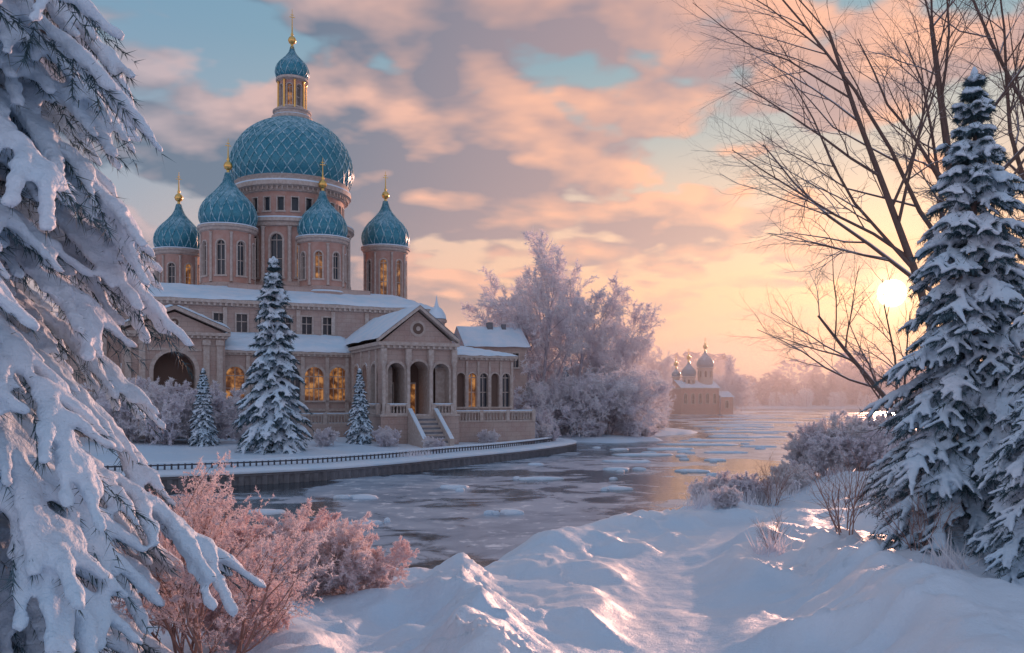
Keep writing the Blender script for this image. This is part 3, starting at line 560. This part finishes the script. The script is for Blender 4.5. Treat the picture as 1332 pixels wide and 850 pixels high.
def make_fir(H,R,levels,seed,ex=.85,vox=.05,blob=.11,nd=40,nl=.12,nw=.009,tws=.22,droop=.55,zmin=.04,zmax_t=1.,nb0=5,nb1=5,cover=.85,tdr=.25,sm=2,twl=.25):
    rng=np.random.RandomState(seed);C=[];A=[];SL=[];SR=[];SV=[];TW0=[];TW1=[];BR=[]
    for i in range(levels):
        t=(i+rng.rand()*.7)/levels
        if t>zmax_t:continue
        z=H*(zmin+(1-zmin)*t);r=R*(1-t)**ex+.02*R;nb=int(nb0+nb1*(1-t)+rng.rand());ph=rng.rand()*6.28
        for j in range(nb):
            az=ph+2*math.pi*(j+rng.uniform(-.3,.3))/nb;Lb=r*rng.uniform(.68,1.12);o=np.array([math.cos(az),math.sin(az),0]);sd=np.array([-o[1],o[0],0])
            s0=.05+.55*t+rng.uniform(-.1,.1);dr=droop*(1.15-.5*t)*rng.uniform(.8,1.25);bend=rng.uniform(-.15,.15)
            def pt(s): return np.array([0,0,z])+o*(s*Lb*.96)+sd*(bend*s*s*Lb)+np.array([0,0,Lb*(s0*s-dr*s*s)])
            pts=[pt(s) for s in np.linspace(0,1,7)];BR.append(pts)
            nbk=max(2,int(Lb/(blob*1.15)))
            for s in np.linspace(.28,1.,nbk):
                if rng.rand()>cover:continue
                p=pt(s);q=pt(s+.05)-p;rb=blob*rng.uniform(.75,1.35)*(1.15-.45*s)
                C.append(p+np.array([0,0,rb*.45]));A.append(q);SL.append(rb*1.5);SR.append(rb*1.05);SV.append(rb*.7)
            ntw=max(2,int(Lb/tws))
            for k in range(ntw):
                for sg in(-1,1):
                    s=.15+.85*(k+rng.rand()*.8)/ntw
                    if s>1:continue
                    l=(.16*Lb+twl*min(Lb,1.6)*(1-s*.8))*rng.uniform(.7,1.3)+blob*.8;p=pt(s);an=rng.uniform(.5,1.1)
                    d=o*math.cos(an)+sd*sg*math.sin(an);d2=d+np.array([0,0,-tdr-rng.rand()*.55])
                    q=p+nrm(d2)*l;TW0.append(p);TW1.append(q+np.array([0,0,-.1*l]))
                    if rng.rand()<cover:
                        nk=max(1,int(l/(blob*.9)))
                        for u in (np.arange(nk)+.6)/nk:
                            rb=blob*rng.uniform(.6,1.05)*(1.1-.45*u);c=p+(q-p)*u
                            C.append(c+np.array([0,0,rb*.5-.12*l*u*u]));A.append(q-p);SL.append(rb*1.45);SR.append(rb*.85);SV.append(rb*.62)
            TW0.append(pt(.85));TW1.append(pt(1.12))
    C.append([0,0,H*.995]);A.append([.1,0,1]);SL.append(blob*2);SR.append(blob*.8);SV.append(blob*.8)
    m=MB();blobs(m,C,A,SL,SR,SV);ms=apply_remesh(m.build('s',[M_snow],link=False),vox,sm)
    ms.materials.clear();ms.materials.append(M_snow);ms.name='fir_snow'
    T0=np.array(TW0);T1=np.array(TW1);n=len(T0);u=rng.rand(n,nd,1);P=T0[:,None]+(T1-T0)[:,None]*u;dd=nrm(T1-T0)[:,None]
    D=nrm(dd*.9+rng.normal(size=(n,nd,3))*.55+np.array([0,0,-.35]))*nl*rng.uniform(.6,1.3,(n,nd,1))
    m=MB();m.tris(P.reshape(-1,3),D.reshape(-1,3),np.full(n*nd,nw))
    B=np.array(BR);nb=len(B);k=nd*2;ix=rng.randint(0,6,(nb,k));u=rng.rand(nb,k,1);ii=np.arange(nb)[:,None];P=B[ii,ix]*(1-u)+B[ii,ix+1]*u
    D=nrm(nrm(B[:,-1]-B[:,0])[:,None]*.6+rng.normal(size=(nb,k,3))*.6+np.array([0,0,-.3]))*nl*1.5
    m.tris(P.reshape(-1,3),D.reshape(-1,3),np.full(nb*k,nw*1.2));mn=m.build('fir_needles',[M_needle],link=False)
    m=MB();zz=np.linspace(-.6,H*.99,12);m.tubes([[(.03*math.sin(q*1.3),.03*math.cos(q),q) for q in zz]],[H*.018*(1-np.linspace(0,1,12))+.015],10)
    m.tubes(B,np.tile(np.linspace(.02,.006,7)*H/11,(nb,1)),4);mt=m.build('fir_trunk',[M_bark],link=False)
    return ms,mn,mt
def put_fir(M,x,y,z=None,s=1.,rz=0.):
    if z is None:z=H1(x,y)-.1
    e=empty('fir_tree',(x,y,z),rz,s)
    for nme,me in zip(('snow_load','needles','trunk'),M): inst(nme,me,e)
F_big=make_fir(11.6,2.75,36,11,ex=.85,vox=.038,blob=.105,nd=42,nl=.16,nw=.010,tws=.2,droop=.6,cover=.8)
put_fir(F_big,11.1,20.5,s=1.,rz=.4)
put_fir(F_big,11.0,16.6,s=.74,rz=2.1)
F_mid=make_fir(16.5,3.3,30,5,ex=.8,vox=.10,blob=.21,nd=22,nl=.35,nw=.03,tws=.5,nb0=4,nb1=4,cover=.85)
put_fir(F_mid,-20.4,73,s=1.,rz=1.)
put_fir(F_mid,-15.0,84,s=.45,rz=2.)
put_fir(F_mid,-27.5,76,s=.42,rz=3.)
put_fir(F_mid,8.2,131,s=.62,rz=.5)
F_fg=make_fir(18.,3.7,44,23,ex=.5,vox=.034,blob=.145,nd=50,nl=.16,nw=.0065,tws=.24,droop=.72,nb0=6,nb1=3,zmax_t=.72,cover=.85,tdr=.5,sm=3,twl=.36)
put_fir(F_fg,-7.15,9.2,s=1.,rz=.0)

def grow(rng,p,d,L,r,depth,out,cfg,lvl=0):
    k=6;pts=[p];dirs=[d];c=cfg[lvl]
    for i in range(k-1):
        d=nrm(d+rng.normal(size=3)*c['w']+np.array([0,0,c['up']]));p=p+d*L/(k-1);pts.append(p);dirs.append(d)
    out.append((np.array(pts),np.linspace(r,r*c['tp'],k),lvl))
    if lvl+1<len(cfg):
        n=int(c['n']*rng.uniform(.8,1.2)+.5)
        for j in range(n):
            t=c['t0']+(1-c['t0'])*(j+rng.rand())/n;i=min(int(t*(k-1)),k-2);f=t*(k-1)-i;q=pts[i]*(1-f)+pts[i+1]*f
            dd=dirs[i];a=rng.normal(size=3);a=nrm(a-dd*(a@dd));an=c['an']*rng.uniform(.7,1.3)
            nd=nrm(dd*math.cos(an)+a*math.sin(an));rr=(r*(1-t)+r*c['tp']*t)*c['rs']
            grow(rng,q,nd,L*c['ls']*rng.uniform(.7,1.2)*(1.15-.5*t),rr,depth,out,cfg,lvl+1)
def tree_mesh(name,out,mats,frost=0,fl=.2,fw=.02,seed=0,minl=2,sides=6):
    m=MB();P=np.array([o[0] for o in out]);Rr=np.array([o[1] for o in out]);lv=np.array([o[2] for o in out])
    for l in set(lv): m.tubes(P[lv==l],Rr[lv==l],max(3,sides-l),0)
    if frost:
        rng=np.random.RandomState(seed);B=P[lv>=minl];nb=len(B);ix=rng.randint(0,5,(nb,frost));u=rng.rand(nb,frost,1);ii=np.arange(nb)[:,None]
        Q=B[ii,ix]*(1-u)+B[ii,ix+1]*u;D=nrm(nrm(B[:,-1]-B[:,0])[:,None]*.6+rng.normal(size=(nb,frost,3)))*fl*rng.uniform(.5,1.4,(nb,frost,1))
        m.tris(Q.reshape(-1,3),D.reshape(-1,3),np.full(nb*frost,fw),1)
    return m.build(name,mats,link=False)
def C(**k): return k
def bare(seed,start,d,L,r,cfg):
    out=[];grow(np.random.RandomState(seed),np.array(start,float),nrm(np.array(d,float)),L,r,0,out,cfg);return out
bc=[C(w=.06,up=.03,n=10,t0=.25,an=.65,ls=.62,tp=.3,rs=.55),C(w=.10,up=.03,n=8,t0=.2,an=.65,ls=.52,tp=.25,rs=.55),C(w=.13,up=.02,n=6,t0=.15,an=.7,ls=.5,tp=.25,rs=.6),C(w=.16,up=.0,n=6,t0=.1,an=.7,ls=.5,tp=.3,rs=.7),C(w=.2,up=0,n=0,t0=.1,an=.7,ls=.5,tp=.4,rs=.7)]
def place(name,me,x,y,rz=0,s=1.,dz=-.15): return inst(name,me,None,(x,y,H1(x,y)+dz),rz,s)
o1=bare(4,(0,0,0),(.02,.1,1),21,.30,bc)+bare(9,(0,0,3.),(-.28,.05,1),17,.2,bc)
place('bare_tree',tree_mesh('bare_tree',o1,[M_bark]),18.0,34)
o2=bare(14,(0,0,0),(-.05,0,1),23,.33,bc)+bare(15,(0,0,2.5),(.35,0,1),17,.2,bc)
place('bare_tree',tree_mesh('bare_tree',o2,[M_bark]),21.6,36)
o3=bare(31,(0,0,0),(-.62,.1,1),10.5,.2,bc)
place('bare_tree',tree_mesh('bare_tree',o3,[M_bark]),21.5,42)
fc_=[C(w=.05,up=.05,n=13,t0=.12,an=.6,ls=.5,tp=.35,rs=.5),C(w=.1,up=.06,n=9,t0=.2,an=.6,ls=.5,tp=.3,rs=.5),C(w=.13,up=.02,n=7,t0=.15,an=.65,ls=.5,tp=.3,rs=.6),C(w=.16,up=-.03,n=0,t0=.1,an=.7,ls=.5,tp=.4,rs=.7)]
FT=[]
for sd in(2,6,12): FT.append(tree_mesh('frosted_tree',bare(sd,(0,0,0),(0,0,1),15,.25,fc_),[M_frostd,M_frost],frost=26,fl=.40,fw=.040,seed=sd,minl=2,sides=5))
fb_=[C(w=.1,up=.02,n=7,t0=.1,an=.9,ls=.75,tp=.4,rs=.6),C(w=.12,up=.03,n=7,t0=.15,an=.7,ls=.6,tp=.3,rs=.5),C(w=.15,up=.02,n=6,t0=.15,an=.7,ls=.55,tp=.3,rs=.6),C(w=.18,up=-.02,n=0,t0=.1,an=.7,ls=.5,tp=.4,rs=.7)]
FB=[]
for sd in(3,8):
    o=[]
    for k in range(5):
        a=k*1.256+sd;o+=bare(sd*10+k,(.3*math.cos(a),.3*math.sin(a),0),(.45*math.cos(a),.45*math.sin(a),1),5.2,.12,fb_)
    FB.append(tree_mesh('frosted_tree',o,[M_frostd,M_frost],frost=18,fl=.32,fw=.035,seed=sd,minl=2,sides=5))
for i,(x,y,s) in enumerate([(4.6,128,1.36),(10.2,133,1.25),(1.5,136,1.15),(7,140,1.25),(14.,138,1.15),(-2,140,1.2),(18.,147,1.1),(20.5,154,.95),(-46,118,1.1),(-54,112,1.0),(-58,125,1.2)]):
    place('frosted_tree',FT[i%3],x,y,i*1.3,s*1.05)
for i,(x,y,s) in enumerate([(2.,124,1.),(6,125,1.1),(11.5,126,1.15),(14.6,129,1.3),(17.,134,1.25),(19.5,147,1.25),(21.5,154,1.),(9,137,1.4),(14.5,140,1.5)]):
    place('frosted_tree',FB[i%2],x,y,i*2.1,s*1.15)
for i,(x,y,s) in enumerate([(50,352,1.5),(55,360,1.6),(60,372,1.6),(45,350,1.4),(67,378,1.5),(86,352,1.1),(89,360,1.6),(95,368,1.3),(101,376,.9),(40,340,1.6)]):
    place('frosted_tree',(FB+FT)[i%5],x,y,i*1.7,s*(.9 if i%5>1 else 1.5))
def lowtree(seed,conif):
    r=np.random.RandomState(seed);n=170;t=r.rand(n)
    rad=(1-t)**.9*.22 if conif else .34*np.sqrt(np.clip(1-(2*t-1.05)**2,0.02,1))
    a=r.rand(n)*6.28;q=r.rand(n)**.4*rad;P=np.stack([q*np.cos(a),q*np.sin(a),.12+.88*t],1)
    D=nrm(np.stack([np.cos(a),np.sin(a),(-.5 if conif else .3)+r.normal(size=n)*.5],1))*.13;return P,D
rng=np.random.RandomState(77);mb=MB()
LT=[lowtree(i,i%3==0) for i in range(6)]
def belt(n,fx,hmin,hmax,mt=0):
    for i in range(n):
        x,y=fx();hh=rng.uniform(hmin,hmax);P,D=LT[rng.randint(6)];z=H1(x,y) if y<1200 else 2.;w=rng.uniform(.9,1.5)
        sc3=np.array([hh*w,hh*w,hh]);mb.tris(P*sc3+np.array([x,y,z-1]),D*sc3,np.full(len(P),.055*hh),mt);mb.tubes([[(x,y,z-1),(x,y,z+hh*.5),(x,y,z+hh*.95)]],[[.02*hh,.015*hh,.004*hh]],3)
belt(150,lambda:(lambda x:(x,590+rng.rand()*90+max(0,(160-x))*.25))(rng.uniform(60,620)),11,26)
belt(70,lambda:(lambda x:(x,574+rng.rand()*14+max(0,(160-x))*.1))(rng.uniform(110,420)),5,13,1)
belt(140,lambda:(rng.uniform(-350,1300),rng.uniform(760,1000)),26,50)
belt(60,lambda:(rng.uniform(-180,-66),rng.uniform(120,220)),12,20)
belt(30,lambda:(rng.uniform(0,50),rng.uniform(380,480)),12,20)
mb.build('distant_treeline',[M_far,M_frost])
sh=[C(w=.12,up=.03,n=8,t0=.12,an=.55,ls=.62,tp=.45,rs=.6),C(w=.15,up=.03,n=7,t0=.15,an=.6,ls=.55,tp=.4,rs=.6),C(w=.18,up=.02,n=5,t0=.15,an=.65,ls=.5,tp=.4,rs=.65),C(w=.2,up=0,n=0,t0=0,an=.6,ls=.5,tp=.5,rs=.7)]
def shrub(seed,n,L,r,spread,cfg=sh):
    o=[];g=np.random.RandomState(seed)
    for k in range(n):
        a=k*6.28/n+g.rand();sp=spread*g.uniform(.3,1.1);o+=bare(seed*50+k,(.12*math.cos(a),.12*math.sin(a),0),(sp*math.cos(a),sp*math.sin(a),1),L*g.uniform(.7,1.1),r,cfg)
    return o
sh1=[C(w=.10,up=.03,n=7,t0=.2,an=.5,ls=.6,tp=.45,rs=.6),C(w=.13,up=.03,n=6,t0=.2,an=.55,ls=.55,tp=.4,rs=.6),C(w=.16,up=.02,n=4,t0=.15,an=.6,ls=.5,tp=.4,rs=.65),C(w=.2,up=0,n=0,t0=0,an=.6,ls=.5,tp=.5,rs=.7)]
S1=tree_mesh('frosted_shrub',shrub(5,7,2.0,.026,.8,sh1),[M_twig,M_pink],frost=22,fl=.04,fw=.007,minl=2,sides=5)
S2=tree_mesh('frosted_shrub',shrub(6,12,1.25,.018,.8),[M_pink,M_pink],frost=26,fl=.06,fw=.010,minl=1,sides=5)
S3=tree_mesh('frosted_shrub',shrub(7,12,1.3,.018,.9),[M_frostd,M_frost],frost=26,fl=.07,fw=.012,minl=1,sides=5)
S4=tree_mesh('bare_shrub',shrub(8,6,1.5,.016,.5,sh[:3]),[M_twig],sides=5)
place('frosted_shrub',S1,-4.05,11.4,.3,1.08);place('frosted_shrub',S1,-5.2,13.4,2.2,1.)
for i,(x,y,s) in enumerate([(-4.5,19.0,1.3),(-5.7,20.,1.3),(-3.7,19.8,1.),(-6.8,19.2,1.1),(-4.2,13.2,.7)]): place('frosted_shrub',S2,x,y,i*1.1,s)
for i,(x,y,s) in enumerate([(20.0,54,2.1),(21.6,55.5,2.5),(23.2,54.5,2.3),(20.7,57,2.),(24.6,57,2.3),(22.3,53,1.7),(10.6,40.5,1.),(9.2,40,.9),(11.8,41,.8),(13.9,44,.8),(15,45.5,1.),(-32,79,3.2),(-29.5,81,3.4),(-34.5,80,3.5),(-31,77,2.3),(-37,81,3.6),(-12,82,1.2),(-7.5,80,.9),(-2.5,90,1.),(-1,95,1.1),(2.2,101,1.6),(3,99,1.5),(2.6,102.5,2.3),(4.4,100.5,1.),(9.,36,.6),(-17.5,80,1.1),(-24.5,79,1.3),(26,150,1.),(20,130,1.6),(17,126,1.7),(12,123,1.5),(-.5,103,1.6)]): place('frosted_shrub',S3,x,y,i*1.1,s)
for i,(x,y,s) in enumerate([(8.4,21.5,1.25),(9.2,19.2,.9),(12.2,40,1.3),(7.,23,.6)]): place('bare_shrub',S4,x,y,i*2.,s)
rng=np.random.RandomState(5);mb=MB()
for (x,y,n,w) in [(8.6,37.5,220,1.),(10,39,260,1.2),(11.5,40.5,200,1.),(13.4,43,200,1.1),(6.9,22.6,70,.4),(9.,17.5,60,.4),(20,52,160,.9),(-9,73.5,120,1.3),(-8,75,120,1.2)]:
    g=rng.normal(size=(n,2))*w*.5;xs=x+g[:,0];ys=y+g[:,1];P=np.stack([xs,ys,height(xs,ys)-.03],1);D=np.stack([rng.normal(size=n)*.25,rng.normal(size=n)*.25,rng.uniform(.35,.95,n)],1);mb.tris(P,D,np.full(n,.02))
mb.build('frosted_grass',[M_frost])

# ------------------------------------------------------------------ river mist
m=bpy.data.materials.new('mist');m.use_nodes=True;nt=m.node_tree;nt.nodes.clear();vs=nt.nodes.new('ShaderNodeVolumeScatter');vs.inputs['Color'].default_value=(1.,.91,.92,1);vs.inputs['Density'].default_value=.0018;vs.inputs['Anisotropy'].default_value=.35
om=nt.nodes.new('ShaderNodeOutputMaterial');nt.links.new(vs.outputs[0],om.inputs['Volume'])
mb=MB();mb.box(-500,1400,118,1500,-3,36);mb.build('river_mist',[m])

# ------------------------------------------------------------------ sky / light / camera
w=bpy.data.worlds.new('World');sc.world=w;w.use_nodes=True;nt=w.node_tree;nt.nodes.clear();g=G(nt)
d=g.coord('Generated');x,y,z=g.sep(d)
c=g.m('MAXIMUM',g.vm('DOT_PRODUCT',d,tuple(SD)),0.)
zc=g.m('MAXIMUM',z,0.)
sunside=g.ramp(zc,[(0,(.74,.36,.33)),(.05,(.86,.42,.32)),(.12,(.94,.53,.33)),(.20,(.84,.56,.41)),(.29,(.45,.47,.46)),(.38,(.24,.38,.45)),(1,(.14,.30,.49))])
away=g.ramp(zc,[(0,(.44,.36,.43)),(.08,(.56,.43,.45)),(.2,(.34,.38,.46)),(.4,(.19,.33,.46)),(1,(.14,.30,.53))])
base=g.mix(g.ss(c,.60,.97),away,sunside)
den=g.m('ADD',zc,.20);u=g.m('DIVIDE',x,den);v=g.m('DIVIDE',y,den)
def cn(du,dv):
    q=g.comb(g.m('ADD',u,du),g.m('ADD',v,dv+11.3),0.)
    n=g.new('ShaderNodeTexNoise',noise_dimensions='2D');g.put(n.inputs['Vector'],q);n.inputs['Scale'].default_value=1.45;n.inputs['Detail'].default_value=5;n.inputs['Roughness'].default_value=.52;n.inputs['Distortion'].default_value=.15
    return q,n.outputs[0]
def cv(q):
    vo=g.new('ShaderNodeTexVoronoi',feature='SMOOTH_F1',voronoi_dimensions='2D');g.put(vo.inputs['Vector'],q);vo.inputs['Scale'].default_value=4.2;vo.inputs['Detail'].default_value=1.;vo.inputs['Roughness'].default_value=.55;vo.inputs['Smoothness'].default_value=.35
    return g.m('MULTIPLY',g.m('SUBTRACT',.40,vo.outputs['Distance']),.20)
q0,a0=cn(0.,0.);q1,a1=cn(.05,-.11)
v0=cv(q0);v1=cv(q1);n0=g.m('ADD',a0,v0);n1=g.m('ADD',a1,v1)
cov=g.m('ADD',n0,g.ss(c,.97,.75,0.,.035))
mask=g.ss(cov,.370,.445);mask=g.m('MULTIPLY',mask,g.ss(zc,.06,.12))
thick=g.ss(cov,.43,.58)
lit=g.m('ADD',g.m('MULTIPLY',g.m('SUBTRACT',n0,n1),5.5),g.m('SUBTRACT',.42,g.m('MULTIPLY',thick,.58)),None,True)
near=g.ss(c,.74,.99)
csh=g.mix(near,(.140,.180,.255),(.44,.29,.30));cli=g.mix(g.ss(c,.62,.95),(.50,.42,.46),(1.,.50,.33))
cc=g.mix(lit,csh,cli)
sky=g.mix(g.m('MULTIPLY',mask,.94),base,cc)
bn=g.new('ShaderNodeTexNoise',noise_dimensions='2D');g.put(bn.inputs['Vector'],g.comb(g.m('MULTIPLY',g.m('ARCTAN2',x,y),3.),g.m('MULTIPLY',z,15.),0.));bn.inputs['Scale'].default_value=1.;bn.inputs['Detail'].default_value=4
bm=g.m('MULTIPLY',g.ss(g.m('SUBTRACT',bn.outputs[0],g.m('MULTIPLY',zc,1.2)),.40,.50),g.ss(zc,.10,.05))
sky=g.mix(g.m('MULTIPLY',bm,.6),sky,g.mix(near,(.35,.32,.41),(.66,.36,.35)))
# sky behind the camera brightened as added fill for facades and near snow
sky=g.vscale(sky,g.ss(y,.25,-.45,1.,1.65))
def glow(pw,col,k): return g.vscale(col,g.m('MULTIPLY',g.m('POWER',c,pw),k))
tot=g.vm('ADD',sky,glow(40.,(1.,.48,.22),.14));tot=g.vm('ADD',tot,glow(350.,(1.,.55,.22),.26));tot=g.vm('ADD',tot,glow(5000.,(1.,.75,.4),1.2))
tot=g.vm('ADD',tot,g.vscale((1.,.85,.55),g.ss(c,.99988,.99994,0.,8.)))
st=g.new('ShaderNodeTexSky');st.sky_type='NISHITA';st.sun_disc=False;st.sun_elevation=SUN_EL;st.sun_rotation=SUN_AZ
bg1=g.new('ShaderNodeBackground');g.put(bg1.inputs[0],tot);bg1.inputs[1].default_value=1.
bg2=g.new('ShaderNodeBackground');g.put(bg2.inputs[0],st.outputs[0]);bg2.inputs[1].default_value=.012
ad=g.new('ShaderNodeAddShader');nt.links.new(bg1.outputs[0],ad.inputs[0]);nt.links.new(bg2.outputs[0],ad.inputs[1])
ou=g.new('ShaderNodeOutputWorld');nt.links.new(ad.outputs[0],ou.inputs[0])
l=bpy.data.lights.new('sun','SUN');l.energy=3.9;l.angle=R_(1.);l.color=(1.,.50,.35);lo=bpy.data.objects.new('sun',l);COL.objects.link(lo)
lo.rotation_euler=Vector(SD).to_track_quat('Z','Y').to_euler();lo.location=(60,130,40)
cam=bpy.data.cameras.new('camera');cam.lens=30;cam.sensor_width=36;cam.shift_y=95/1332;cam.clip_end=8000;cam.clip_start=.1
co=bpy.data.objects.new('camera',cam);COL.objects.link(co);co.location=(0,0,6);co.rotation_euler=(R_(90),0,0);sc.camera=co
